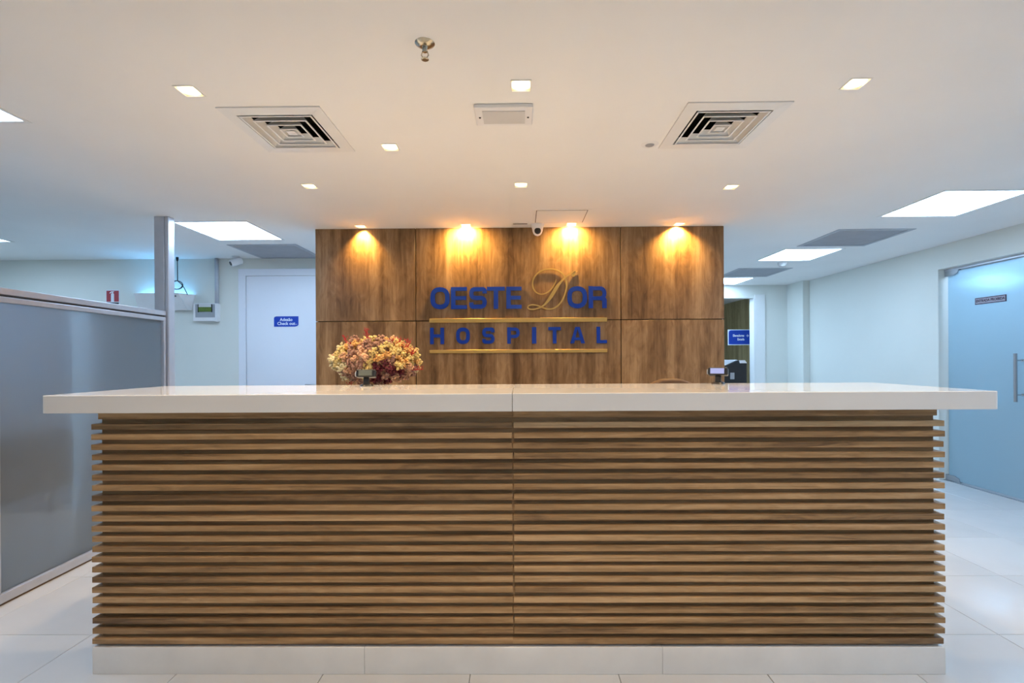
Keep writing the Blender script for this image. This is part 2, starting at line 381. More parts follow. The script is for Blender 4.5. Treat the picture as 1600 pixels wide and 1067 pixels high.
# ------------------------------------------------------------------ left wall door
d1 = struct(MB().box(-3.07, YLW-0.012, 0.006, -2.20, YLW+0.03, 2.218).build('door_1', 'white_lacquer', bevel=0.002), 'plain white flush door beside the wood panelling', 'door')
cs = MB().box(-3.155, YLW-0.022, 0, -3.074, YLW, 2.30).box(-2.196, YLW-0.022, 0, -2.11, YLW, 2.30).box(-3.074, YLW-0.022, 2.222, -2.196, YLW, 2.30)
cs.build('door_casing', 'white_lacquer', d1, bevel=0.002)
dh = MB().tube([(-2.27, YLW-0.012, 1.0), (-2.27, YLW-0.06, 1.0), (-2.28, YLW-0.065, 1.0), (-2.39, YLW-0.065, 1.0)], 0.009)
dh.build('door_handle', 'steel', d1, smooth=True)

# ------------------------------------------------------------------ frosted glass door on the right
GX = 4.405
d2 = struct(MB().box(GX, DY0+0.01, 0.018, GX+0.010, DY1-0.035, DZ-0.035).build('door_2', 'frost_door'), 'frosted blue glass door with steel pull handle', 'door')
for zz, nm in ((0.006, 'patch_fitting'), (DZ-0.075, 'patch_fitting')):
    y1 = DY1-0.006; pf = [(y1, zz), (y1, zz+0.055), (y1-0.10, zz+0.055), (y1-0.145, zz+0.038), (y1-0.16, zz+0.0)]
    if zz > 1: pf = [(y, 2*zz+0.055-z) for y, z in pf]
    MB().prism_x(pf, GX-0.012, GX+0.022).build(nm, 'steel', d2, bevel=0.003)
hd = MB().tube([(GX-0.07, 4.275, 0.875), (GX-0.07, 4.275, 1.300)], 0.013, 14)
hb = hd.build('pull_handle', 'steel', d2, smooth=False)
for z in (0.936, 1.239): MB().tube([(GX-0.070, 4.275, z), (GX, 4.275, z)], 0.007, 10).tube([(GX-0.012, 4.275, z), (GX, 4.275, z)], 0.013, 12).build('standoff', 'chrome', hb)
MB().box(XR+0.001, DY1-0.004, 0, XR+0.15, DY1, DZ).build('jamb_lining', 'wall', d2)
MB().box(GX-0.012, DY0, DZ-0.024, GX+0.03, DY1, DZ-0.001).build('head_rail', 'alu', d2)
MB().box(GX-0.03, DY0, 0.0, GX+0.04, DY1, 0.006).build('threshold', 'steel', d2)
sg = thing('door_plate', 'small grey plate reading ENTRADA PROIBIDA on the frosted glass door', 'sign', (GX, 4.568, 1.805), 0)
MB().box(-0.004, -0.150, -0.031, 0, 0.150, 0.031).build('plate', 'maroon', sg)
MB().box(-0.0052, -0.142, -0.0235, -0.003, 0.142, 0.0235).build('face', 'plate_grey', sg)
text_mesh('lettering', 'ENTRADA PROIBIDA', 0.034, 'maroon', sg, (-0.0056, 0, 0), (R(90), 0, R(-90)), offset=0.0009, xs=0.88)

# ------------------------------------------------------------------ reception counter
KY = 1.96; CX0, CX1, CXM = -1.755, 1.703, -0.033; PR = 0.024; YBK = 2.50
ct = thing('reception_counter', 'long reception counter clad in horizontal walnut slats on a white marble plinth', 'counter', (0, 0, 0))
bx0, bx1, by = CX0+PR, CX1-PR, KY+PR
bd = MB().box(bx0, by, 0.10, bx1, by+0.05, 1.071).box(bx0, by+0.05, 0.10, bx0+0.05, YBK, 1.071).box(bx1-0.05, by+0.05, 0.10, bx1, YBK, 1.071)
bd.build('carcass', 'wood_dark', ct)
def slat_mesh(side):
    if side < 0: poly = [(CX0,KY),(CXM-0.0020,KY),(CXM-0.0020,by),(bx0,by),(bx0,YBK),(CX0,YBK)]
    else: poly = [(CXM+0.0020,KY),(CX1,KY),(CX1,YBK),(bx1,YBK),(bx1,by),(CXM+0.0020,by)]
    return MB().prism_z(poly, 0, 0.0225).mesh('slat', 'wood_slat', bevel=0.0008, seg=1)
sl, sr = slat_mesh(-1), slat_mesh(1)
rj = random.Random(3)
for i in range(22):
    z = 0.1225+0.04170*i
    link('slat', sl, ct, (rj.uniform(-0.0015, 0.0015), 0, z))
    link('slat', sr, ct, (rj.uniform(-0.003, 0.004) if i else -0.006, 0, z))
for a, b in ((CX0+0.02, CXM-0.001), (CXM+0.001, CX1-0.02)):
    MB().box(a, KY+0.010, 1.040, b, by, 1.071).build('top_rail', 'wood_slat', ct)
for a, b in ((CX0, -0.6405), (-0.6395, 0.5675), (0.5685, CX1)):
    MB().box(a, KY-0.001, 0.0, b, KY+0.03, 0.110).build('plinth_panel', 'marble', ct, bevel=0.0012, seg=1)
for a, b in ((CX0, CX0+0.03), (CX1-0.03, CX1)):
    MB().box(a, KY+0.031, 0.0, b, YBK, 0.110).build('plinth_panel', 'marble', ct, bevel=0.0012, seg=1)
WZ0, WZ1 = 1.0715, 1.1425; WX0, WX1 = -1.905, 1.868; WY0, WY1 = 1.90, 2.586
wk = thing('worktop', 'thick glossy white worktop overhanging the slatted counter', 'worktop', (0, 0, 0))
def slab(x0, x1, left):
    r = 0.018; y0, y1 = WY0, WY1; mb = MB(); pl = []
    def arc(cx, cy, a0):
        return [(cx+r*math.cos(R(a0+15*k)), cy+r*math.sin(R(a0+15*k))) for k in range(7)]
    if left: pl = arc(x0+r, y0+r, 180)+[(x1,y0),(x1,y1)]+arc(x0+r, y1-r, 90)
    else: pl = [(x0,y0)]+arc(x1-r, y0+r, 270)+arc(x1-r, y1-r, 0)+[(x0,y1)]
    return mb.prism_z(pl, WZ0, WZ1)
slab(WX0, CXM-0.0007, True).build('slab', 'quartz', wk, bevel=0.0035, seg=2)
slab(CXM+0.0007, WX1, False).build('slab', 'quartz', wk, bevel=0.0035, seg=2)
# staff desk inside the counter
dk = thing('staff_desk', 'low white staff desk hidden inside the reception counter', 'desk', (0, 0, 0))
MB().box(-1.55, 2.09, 0.715, 1.45, 3.02, 0.745).build('desktop', 'whiteplastic', dk, bevel=0.003)
for x in (-1.55, -0.06, 1.42): MB().box(x, 2.12, 0, x+0.03, 2.98, 0.715).build('side_panel', 'cabinet_grey', dk)

# ------------------------------------------------------------------ wall sign
ws = thing('wall_sign', 'raised hospital name sign in blue letters with gold script D on walnut wall', 'sign', (0, YW, 0))
def rr(pts, r, closed=False, k=5):
    out = []; n = len(pts)
    for i, p in enumerate(pts):
        if not closed and i in (0, n-1): out.append(p); continue
        p = Vector(p); a = Vector(pts[(i-1)%n])-p; b = Vector(pts[(i+1)%n])-p
        q = min(r, a.length*0.499, b.length*0.499); a = p+a.normalized()*q; b = p+b.normalized()*q
        for t in range(k+1):
            u = t/k; out.append(tuple(a*(1-u)**2+p*2*u*(1-u)+b*u*u))
    return out
def letter(ch, x0, x1, z0, z1, w, dep=0.014):
    h = w/2; l, r_, b, t = x0+h, x1-h, z0+h, z1-h; mid = (z0+z1)/2; W_ = x1-x0; mb = MB(); Y0, Y1 = -dep, -0.001
    def bar(a0, b0, a1, b1): mb.box(a0, Y0, b0, a1, Y1, b1)
    hw = w*0.86
    if ch == 'O': mb.ribbon(rr([(l,b),(r_,b),(r_,t),(l,t)], W_*0.42, True), w, Y0, Y1, True)
    elif ch == 'E':
        bar(x0, z0, x0+w, z1)
        for zc in (z0+hw/2, mid, z1-hw/2): bar(x0+w, zc-hw/2, x1-(0.006 if zc == mid else 0), zc+hw/2)
    elif ch == 'T': bar(x0, z1-hw, x1, z1); bar((x0+x1)/2-h, z0, (x0+x1)/2+h, z1-hw)
    elif ch == 'H': bar(x0, z0, x0+w, z1); bar(x1-w, z0, x1, z1); bar(x0+w, mid-hw/2, x1-w, mid+hw/2)
    elif ch == 'I': bar(x0, z0, x1, z1)
    elif ch == 'L': bar(x0, z0, x0+w, z1); bar(x0+w, z0, x1, z0+hw)
    elif ch == 'S':
        q = (z1-z0)*0.30
        mb.ribbon(rr([(r_, z1-q),(r_,t),(l,t),(l,mid),(r_,mid),(r_,b),(l,b),(l,z0+q)], W_*0.28), w*0.94, Y0, Y1)
    elif ch in 'PR':
        bar(x0, z0, x0+w, z1); pb = mid-hw*0.30
        mb.ribbon(rr([(x0+w*0.6,t),(r_,t),(r_,pb),(x0+w*0.6,pb)], W_*0.30), hw, Y0-0.0008, Y1)
        if ch == 'R': mb.ribbon(rr([(r_-w*0.7,pb),(r_,pb-0.006),(r_,z0)], W_*0.22), w, Y0-0.0004, Y1)
    elif ch == 'A':
        c = (x0+x1)/2; tw = w*0.62
        mb.prism_y([(x0,z0),(x0+w*1.05,z0),(c+tw*0.2,z1),(c-tw,z1)], Y0, Y1); mb.prism_y([(x1-w*1.05,z0),(x1,z0),(c+tw,z1),(c-tw*0.2,z1)], Y0-0.0005, Y1)
        mb.box(x0+w*0.75, Y0-0.001, z0+(z1-z0)*0.20, x1-w*0.75, Y1, z0+(z1-z0)*0.20+hw*0.8)
    o = mb.build('letter', 'blue', ws); return o
zt, zb = 1.903, 1.712
for ch, a, b in (('O',-0.779,-0.612),('E',-0.600,-0.461),('S',-0.443,-0.288),('T',-0.287,-0.131),('E',-0.119,0.014),('O',0.410,0.582),('R',0.594,0.751)):
    letter(ch, a, b, zb, zt, 0.039)
for ch, a, b in (('H',-0.784,-0.662),('O',-0.557,-0.438),('S',-0.331,-0.222),('P',-0.113,-0.003),('I',0.102,0.140),('T',0.244,0.352),('A',0.434,0.561),('L',0.662,0.752)):
    letter(ch, a, b, 1.408, 1.551, 0.032)
for za, zc in ((1.590, 1.630), (1.329, 1.357)): MB().box(-0.789, -0.016, za+0.004 if za > 1.5 else za, 0.753, -0.001, zc).build('gold_bar', 'gold', ws, bevel=0.0015, seg=1)
# script D, a swelling calligraphic stroke (metres on the wall)
def zx(x, y): return (-0.909+(x+1-5)*0.001116, 1.9045-(y-238+ (x-750)*0.0055*0)*0.001116)
raw = [(1100,185,5),(1090,215,8),(1070,250,10),(1040,280,10),(1005,297,9),(970,297,9),(940,280,10),(922,250,11),(917,212,11),(928,172,11),(955,138,11),(995,114,11),(1040,104,11),(1085,107,11),
       (1130,125,11),(1162,158,11),(1178,200,12),(1180,245,12),(1170,295,12),(1148,345,12),(1115,387,11),(1075,411,10),(1035,415,10),(1000,405,10),(960,389,10),(920,381,10),(890,386,9),(879,400,9),(892,414,9),
       (925,416,10),(960,407,11),(990,395,12),(1015,375,16),(1040,345,22),(1065,310,26),(1088,272,26),(1110,238,24),(1132,210,18),(1155,185,13),(1185,160,10),(1215,140,9),(1245,116,5)]
def smooth(pts, k=4):
    out = []
    for i in range(len(pts)-1):
        p = [Vector(pts[max(0,min(len(pts)-1,i+d))]) for d in (-1,0,1,2)]
        for s_ in range(k):
            t = s_/k
            out.append(tuple(0.5*((2*p[1])+(p[2]-p[0])*t+(2*p[0]-5*p[1]+4*p[2]-p[3])*t*t+(3*p[1]-p[0]-3*p[2]+p[3])*t**3)))
    out.append(pts[-1]); return out
rs = smooth(raw)
sc = MB().ribbon([zx(x, y) for x, y, w in rs], [w*0.001116 for x, y, w in rs], -0.015, -0.006, dy=0.00003)
sc.build('script_letter', 'gold', ws)
ap = [zx(*p) for p in ((1216,150),(1222,162),(1240,163),(1250,150),(1247,138),(1268,120),(1240,128))]
MB().prism_y(ap, -0.017, -0.006).build('apostrophe', 'gold', ws)

# ------------------------------------------------------------------ ceiling fixtures
def diffuser(name, x, y, label):
    t = thing(name, label, 'air vent', (x, y, CEIL), group='square ceiling diffusers')
    fr = MB(); a = 0.235; b = 0.176
    for k in range(4):
        c, s = round(math.cos(k*math.pi/2)), round(math.sin(k*math.pi/2))
        pts = [(-a,-a,-0.006),(a,-a,-0.006),(b,-b,-0.010),(-b,-b,-0.010),(-a,-a,0.0),(a,-a,0.0),(b,-b,0.03),(-b,-b,0.03)]
        fr.add([(px*c-py*s, px*s+py*c, pz) for px,py,pz in pts], [(0,1,2,3),(0,4,5,1),(3,2,6,7)])
    fr.build('frame', 'whitemetal', t)
    for q, ha in enumerate((0.170, 0.128, 0.086, 0.044)):
        bl = MB(); ht = ha-0.022; zb_, zt_ = -0.012, 0.016
        for k in range(4):
            c, s = round(math.cos(k*math.pi/2)), round(math.sin(k*math.pi/2))
            th = 0.002; lip = 0.009
            pts = [(-ha,-ha,zb_),(ha,-ha,zb_),(ht,-ht,zt_),(-ht,-ht,zt_),(-ha+th,-ha+th,zb_),(ha-th,-ha+th,zb_),(ht-th,-ht+th,zt_),(-ht+th,-ht+th,zt_),
                   (-ha+lip,-ha+lip,zb_),(ha-lip,-ha+lip,zb_)]
            bl.add([(px*c-py*s, px*s+py*c, pz) for px,py,pz in pts], [(0,1,2,3),(4,7,6,5),(0,8,9,1),(3,2,6,7)])
        bl.build('louvre', 'whitemetal', t)
    MB().box(-0.020,-0.020,-0.012,0.020,0.020,-0.009).build('centre_plate', 'whitemetal', t)
    pb = MB().box(-0.214,-0.214,0.0,0.214,0.214,0.14); pb.f = [f for f in pb.f if f != (0,3,2,1)]
    pb.build('plenum', 'plenum', t)
diffuser('ceiling_diffuser', *DIFF[0], 'square white air diffuser in the ceiling, the left of the pair')
diffuser('ceiling_diffuser', *DIFF[1], 'square white air diffuser in the ceiling, the right of the pair beside a small spot')
PL = {'R1': 'bright square light panel in the ceiling nearest the frosted glass door', 'R2': 'bright square ceiling light panel between two grey grilles in the right corridor',
      'R3': 'farthest square ceiling light panel at the end of the right corridor', 'L1': 'bright square ceiling light panel beside the partition post',
      'L2': 'square ceiling light panel cut by the left edge of the photo, the upper one', 'L3': 'square ceiling light panel at the left edge, far beyond the partition',
      'R0': 'added square ceiling light panel, unseen on the right', 'N1': 'square ceiling light panel behind the camera on the left',
      'N2': 'added square ceiling light panel, unseen on the right beside the camera', 'N3': 'added square ceiling light panel behind the camera, lighting the counter front', 'N4': 'square ceiling light panel out of view on the far left'}
for k, x, y in PANELS:
    t = thing('ceiling_light_panel', PL[k], 'ceiling light', (x, y, CEIL), group='square ceiling light panels')
    MB().ring(-0.318, -0.318, 0.318, 0.318, 0.022, -0.003, 0.0).build('frame', 'whitemetal', t)
    MB().box(-0.303, -0.303, 0.004, 0.303, 0.303, 0.012).build('diffuser', 'panel_emit', t)
GL = ['grey ceiling return-air grille between light panels near the frosted door', 'grey ceiling return-air grille deep in the right corridor', 'grey ceiling return-air grille above the white door']
for (x, y), lb in zip(GRILLES, GL):
    t = thing('ceiling_grille', lb, 'air vent', (x, y, CEIL), group='grey ceiling grilles')
    MB().ring(-0.345, -0.33, 0.345, 0.33, 0.040, -0.004, 0.0).build('frame', 'grille', t)
    lv = MB()
    for q in range(23):
        yy = -0.285+q*0.0258
        lv.add([(-0.308,yy+0.021,-0.003),(0.308,yy+0.021,-0.003),(0.308,yy,0.010),(-0.308,yy,0.010)], [(0,1,2,3)])
    ob = lv.build('louvres', 'grille', t); ob['kind'] = 'stuff'
    pb = MB().box(-0.309,-0.289,0.0,0.309,0.289,0.10); pb.f = [f for f in pb.f if f != (0,3,2,1)]; pb.build('plenum', 'plenum', t)
DLAB = ['near left warm square downlight, left of the left air diffuser', 'near middle warm square downlight beside the rectangular ceiling unit', 'near right warm square downlight, right of the right air diffuser',
        'warm square downlight between left air diffuser and the ceiling middle', 'warm square downlight below the left air diffuser in the middle row', 'small warm square downlight in the middle, above the ceiling hatch',
        'warm square downlight below the right air diffuser in the middle row',
        'dimmest wall washing downlight over the left walnut panel above the flowers', 'bright wall washing downlight above the letters OESTE', 'wall washing downlight beside the dome camera above the script D',
        'bright wall washing downlight over the right walnut panel', 'added warm downlight, unseen overhead on the left', 'added warm downlight, unseen overhead in the middle', 'added warm downlight, unseen overhead on the right']
def spot(name, parent, loc, w, col, ang, blend, rot=(0,0,0), size=0.03):
    l = bpy.data.lights.new(name, 'SPOT'); l.energy = w; l.color = col; l.spot_size = R(ang); l.spot_blend = blend; l.shadow_soft_size = size
    return link(name, l, parent, loc, rot)
for i, (x, y) in enumerate(DOWN):
    t = thing('downlight', DLAB[i], 'downlight', (x, y, CEIL), group='warm square downlights')
    wall = 7 <= i <= 10
    MB().ring(-0.043, -0.043, 0.043, 0.043, 0.004, -0.003, 0.0).build('trim_ring', 'whitemetal', t)
    pb = MB().box(-0.040,-0.040,0.0,0.040,0.040,0.035); pb.f = [f for f in pb.f if f != (0,3,2,1)]; pb.build('housing', 'whitemetal', t)
    MB().box(-0.039,-0.039,0.003,0.039,0.039,0.010).build('lamp', 'down_emit', t)
    if wall: spot('beam', t, (0, 0.018, -0.006), WALL_W[i-7], WALLWARM, (105, 172, 165, 135)[i-7], 1.0, (R((22, 36, 34, 22)[i-7]), 0, 0), 0.012)
    else: spot('beam', t, (0, 0, -0.006), DOWN_W, WARM, 120, 0.8)
# unlit round spot, sprinkler, rectangular ceiling unit, hatch, cameras, detector
t = thing('round_spot', 'small unlit round ceiling spot left of the right air diffuser', 'spotlight', (0.698, 2.592, CEIL))
MB().lathe([(0.0,-0.004),(0.030,-0.004),(0.042,-0.003),(0.046,0.0)], seg=28).build('trim_ring', 'whitemetal', t, smooth=True)
MB().lathe([(0.0,-0.0065),(0.020,-0.0065),(0.024,-0.004)], seg=20).build('lens', 'grey', t)
t = thing('sprinkler', 'chrome fire sprinkler with round plate hanging from the ceiling', 'sprinkler', (-0.339, 1.745, CEIL))
MB().lathe([(0.0,-0.012),(0.014,-0.012),(0.020,-0.010),(0.031,-0.004),(0.036,0.0)], seg=28).build('escutcheon', 'brass_old', t, smooth=True)
MB().lathe([(0.0,-0.030),(0.009,-0.030),(0.009,-0.014),(0.011,-0.012)], seg=16).build('body', 'brass_old', t, smooth=True)
for s_ in (-1, 1): MB().tube([(s_*0.008,0,-0.028),(s_*0.013,0,-0.042),(s_*0.004,0,-0.056)], 0.0022, 8).build('yoke_arm', 'brass_old', t)
MB().lathe([(0.0,-0.060),(0.010,-0.060),(0.014,-0.058),(0.013,-0.056),(0.0,-0.055)], seg=18).build('deflector', 'brass_old', t)
t = thing('ceiling_unit', 'white rectangular ceiling unit with grey mesh and two screws', 'emergency light', (-0.070, 2.247, CEIL))
MB().box(-0.133,-0.086,-0.018,0.133,0.086,0.0).build('housing', 'whiteplastic', t, bevel=0.004)
MB().box(-0.097,-0.056,-0.0205,0.097,0.060,-0.017).build('mesh_panel', 'lightgrey', t)
for x in (-0.112, 0.112): MB().lathe([(0,-0.0205),(0.0045,-0.0205),(0.005,-0.018)], (x,0.004,0), 10).build('screw', 'black', t)
t = thing('access_hatch', 'flush square access hatch in the ceiling before the walnut wall', 'hatch', (0.328, 3.888, CEIL))
MB().ring(-0.222, -0.190, 0.222, 0.190, 0.024, -0.003, 0.0).build('frame', 'ceiling', t)
MB().box(-0.194,-0.162,-0.0045,0.194,0.162,-0.001).build('panel', 'ceiling', t)
MB().ring(-0.199, -0.167, 0.199, 0.167, 0.006, -0.0035, -0.0005).build('gap', 'joint', t)
t = thing('ceiling_cover_plate', 'small flat white cover plate on the ceiling left of the dome camera', 'cover plate', (0.005, 4.135, CEIL))
MB().box(-0.072,-0.045,-0.008,0.072,0.045,0.0).build('plate', 'whiteplastic', t, bevel=0.003)
MB().box(-0.060,-0.047,-0.006,0.060,-0.044,-0.001).build('slot', 'joint', t)
t = thing('dome_camera', 'white eyeball security camera on the ceiling above the script D', 'camera', (0.152, 4.115, CEIL))
MB().lathe([(0.058,0.0),(0.058,-0.014),(0.054,-0.020),(0.049,-0.030),(0.043,-0.060),(0.036,-0.078),(0.024,-0.092),(0.010,-0.098),(0.0,-0.099)], seg=28).build('housing', 'whiteplastic', t, smooth=True)
e = MB().lathe([(0.0,0.012),(0.018,0.011),(0.026,0.006),(0.028,0.0)], seg=22).build('lens', 'black', t, smooth=True)
e.location = (0, -0.034, -0.064); e.rotation_euler = (R(100), 0, 0)
t = thing('bullet_camera', 'white bullet security camera at the ceiling above the alarm cabinet', 'camera', (-3.13, 5.30, CEIL))
MB().lathe([(0.038,0.0),(0.036,-0.010),(0.015,-0.014),(0.012,-0.030)], seg=20).build('mount', 'whiteplastic', t, smooth=True)
b_ = MB().lathe([(0.0,-0.060),(0.034,-0.060),(0.038,-0.050),(0.038,0.055),(0.030,0.062),(0.0,0.062)], seg=20).build('barrel', 'whiteplastic', t, smooth=True)
b_.location = (0.01, -0.01, -0.062); b_.rotation_euler = (R(65), 0, R(-40))
l_ = MB().lathe([(0.0,-0.064),(0.022,-0.064),(0.026,-0.058)], seg=16).build('lens', 'black', t); l_.location = b_.location; l_.rotation_euler = b_.rotation_euler
l_.rotation_euler = (R(-65), 0, R(-40)); b_.rotation_euler = (R(-65), 0, R(-40))
t = thing('smoke_detector', 'small round detector on the corridor ceiling behind a light panel', 'detector', (3.17, 5.87, CEIL))
MB().lathe([(0.055,0.0),(0.052,-0.020),(0.040,-0.028),(0.036,-0.045),(0.0,-0.048)], seg=20).build('body', 'lightgrey', t, smooth=True)

# ------------------------------------------------------------------ frosted partition on the left
PA, PB_ = Vector((-2.700, 2.24)), Vector((-2.792, 3.79)); dv = PB_-PA; PLn = dv.length; ang = math.atan2(dv.y, dv.x)
pt = thing('glass_partition', 'frosted glass office partition in aluminium frame at the left', 'partition', (PA.x, PA.y, 0), ang)
# local x runs along the partition; local -y faces the counter
y0 = 0.26  # near stile at the left picture edge
TZ = 1.668
MB().box(0.0, 0.0, TZ-0.036, PLn, 0.05, TZ).build('top_rail', 'alu', pt, bevel=0.003)
MB().box(0.0, 0.012, TZ-0.048, PLn, 0.04, TZ-0.036).build('rail_groove', 'alu_dark', pt)
MB().box(0.0, 0.0, TZ-0.078, PLn, 0.05, TZ-0.048).build('head_bead', 'alu', pt, bevel=0.003)
MB().box(0.0, 0.0, 0.012, PLn, 0.05, 0.062).build('bottom_rail', 'alu', pt, bevel=0.004)
MB().box(0.0, 0.010, 0.0, PLn, 0.045, 0.012).build('floor_seal', 'leather', pt)
MB().box(y0-0.05, 0.0, 0.062, y0, 0.05, TZ-0.078).build('stile', 'alu', pt, bevel=0.003)
MB().box(PLn-0.028, 0.0, 0.062, PLn, 0.05, TZ-0.078).build('stile', 'alu', pt, bevel=0.003)
MB().box(y0, 0.020, 0.062, PLn-0.028, 0.028, TZ-0.078).build('glass_pane', 'frost_part', pt)
MB().box(0.0, 0.020, 0.062, y0-0.05, 0.028, TZ-0.078).build('glass_pane', 'frost_part', pt)
ps = thing('partition_post', 'tall silver post rising from the partition to the ceiling', 'post', (0, 0, 0))
MB().box(-2.893, 3.800, 0, -2.812, 3.860, CEIL).build('cover', 'alu', ps, bevel=0.003)
MB().box(-2.812, 3.806, 0, -2.806, 3.854, CEIL).build('groove', 'alu_dark', ps)
MB().box(-2.806, 3.795, 0, -2.776, 3.865, CEIL).build('edge_profile', 'alu', ps, bevel=0.006, seg=3)
# office furniture behind the frosted glass
cb = thing('filing_cabinet', 'tall grey cabinet blurred behind the frosted partition', 'cabinet', (0, 0, 0))
MB().box(-3.50, 2.30, 0, -3.02, 3.22, 1.62).build('body', 'cabinet_grey', cb, bevel=0.004)
for a, b in ((2.31, 2.755), (2.765, 3.21)):
    dr = MB().box(-3.02, a, 0.08, -3.002, b, 1.60).build('door', 'cabinet_grey', cb, bevel=0.002)
    MB().box(-3.002, b-0.06 if a < 2.5 else a+0.05, 0.8, -2.99, b-0.05 if a < 2.5 else a+0.06, 0.95).build('handle', 'steel', dr)
bn = thing('waiting_bench', 'dark padded bench blurred behind the frosted partition', 'bench', (0, 0, 0))
MB().box(-2.985, 2.36, 0.50, -2.80, 3.02, 0.86).build('back_cushion', 'charcoal', bn, bevel=0.03, seg=3)
for y in (2.42, 2.94): MB().box(-2.91, y, 0, -2.87, y+0.03, 0.52).build('leg', 'steel', bn)

# ------------------------------------------------------------------ things on the left wall
t = thing('extinguisher_sign', 'red fire extinguisher sign on the wall above the partition', 'sign', (-4.588, YLW, 1.99))
MB().box(-0.078, -0.004, -0.098, 0.078, 0, 0.085).build('plate', 'sign_white', t)
MB().box(-0.070, -0.0055, -0.046, 0.070, -0.003, 0.078).build('red_field', 'red', t)
MB().box(-0.070, -0.0055, -0.074, 0.070, -0.003, -0.054).build('black_band', 'black', t)
ex = MB().prism_y([(-0.017,-0.048),(0.017,-0.048),(0.017,0.040),(0.010,0.050),(-0.010,0.050),(-0.017,0.040)], -0.007, -0.005)
ex.prism_y([(-0.006,0.052),(0.008,0.052),(0.008,0.062),(0.018,0.066),(0.016,0.072),(-0.014,0.070),(-0.034,0.054),(-0.030,0.046),(-0.006,0.062)], -0.007, -0.005)
ex.build('extinguisher_symbol', 'sign_white', t)
t = thing('insect_light_trap', 'white wedge wall lamp glowing cyan upwards behind the partition post', 'wall lamp', (-3.975, YLW, 1.93))
# wedge: wide top, narrower bottom, slanted cheeks, open at the top
f_ = [(-0.322,0.085),(0.322,0.085),(0.235,-0.088),(-0.235,-0.088)]; D_ = 0.17
MB().add([(f_[0][0],-0.02,f_[0][1]),(f_[1][0],-0.02,f_[1][1]),(0.285,-0.001,-0.088),(-0.285,-0.001,-0.088),
          (-0.245,-D_,0.085),(0.245,-D_,0.085),(0.272,-0.06,-0.088),(-0.272,-0.06,-0.088),(-0.322,-0.001,0.085),(0.322,-0.001,0.085)],
         [(4,5,6,7),(0,4,7,3),(5,1,2,6),(7,6,2,3),(8,9,2,3),(0,8,3),(1,2,9)]).build('shroud', 'whiteplastic', t)
MB().box(0.135,-0.162,0.047,0.212,-0.140,0.060).build('name_strip', 'black', t)
MB().tube([(-0.25,-0.035,0.055),(0.25,-0.035,0.055)], 0.012, 10).build('lamp_tube', 'uv_emit', t)
t = thing('hanging_cable', 'black cable coiled in a loop hanging from the ceiling above the wall lamp', 'cable', (-3.785, YLW-0.10, CEIL))
pts = [(0,0,-0.002),(0.001,0,-0.15),(0.002,0,-0.262)]
for k in range(41):
    a = k/20*2*math.pi; rx = 0.072-0.012*(k/40); rz = 0.047
    pts.append((-0.012+rx*math.sin(a)+0.012*(k/40), 0.006*math.cos(a*1.5)-0.004*k/40, -0.309+rz*math.cos(a)))
pts += [(0.04,0,-0.295),(0.075,0.0,-0.340),(0.112,0.0,-0.415)]
MB().tube(pts, 0.0045, 8).build('cord', 'blackrubber', t, smooth=True)
MB().tube([(0,0,-0.0005),(0,0,-0.030),(0.0,0,-0.045)], [0.014,0.012,0.006], 10).build('strain_relief', 'blackrubber', t)
t = thing('alarm_cabinet', 'open white wall cabinet with green terminal strip left of the door', 'electrical box', (-3.505, YLW, 1.814))
MB().box(-0.135,-0.060,-0.098,0.135,-0.001,0.098).build('body', 'whiteplastic', t, bevel=0.004)
MB().box(-0.108,-0.063,-0.058,0.110,-0.058,0.088).build('grey_panel', 'grey', t)
MB().box(-0.070,-0.070,0.006,0.082,-0.062,0.056).build('terminal_strip', 'green', t)
for x in (-0.072, 0.078): MB().box(x-0.004,-0.071,0.0,x+0.004,-0.062,0.088).build('bracket', 'black', t)
MB().box(-0.068,-0.0695,0.056,0.074,-0.061,0.086).build('cover_strip', 'lightgrey', t)
MB().box(0.110,-0.066,-0.104,0.142,-0.030,-0.090).build('hinge_block', 'whiteplastic', t)
t = thing('conduit', 'grey conduit pipe from ceiling down to the alarm cabinet', 'pipe', (-3.396, YLW-0.022, 0))
MB().tube([(0,0,1.912),(0,0,CEIL)], 0.020, 14).build('pipe', 'alu', t, smooth=True)
t = thing('door_sign', 'blue sign reading Check out on the white door', 'sign', (-2.62, YLW-0.012, 1.708))
MB().box(-0.143,-0.004,-0.063,0.143,0,0.063).build('plate', 'sign_white', t)
bl = [(-0.138,-0.058),(0.100,-0.058),(0.125,-0.052),(0.138,-0.035),(0.138,0.058),(-0.112,0.058),(-0.130,0.052),(-0.138,0.040)]
MB().prism_y(bl, -0.0055, -0.003).build('blue_field', 'sign_blue', t)
text_mesh('lettering', 'Adesão', 0.047, 'sign_white', t, (0, -0.0062, 0.020), (R(90),0,0), offset=0.0010)
text_mesh('lettering', 'Check out', 0.047, 'sign_white', t, (0, -0.0062, -0.024), (R(90),0,0), offset=0.0010)
t2 = text_mesh('small_mark', '(o)', 0.018, 'lightgrey', t, (0.112, -0.0062, -0.030), (R(90),0,0))

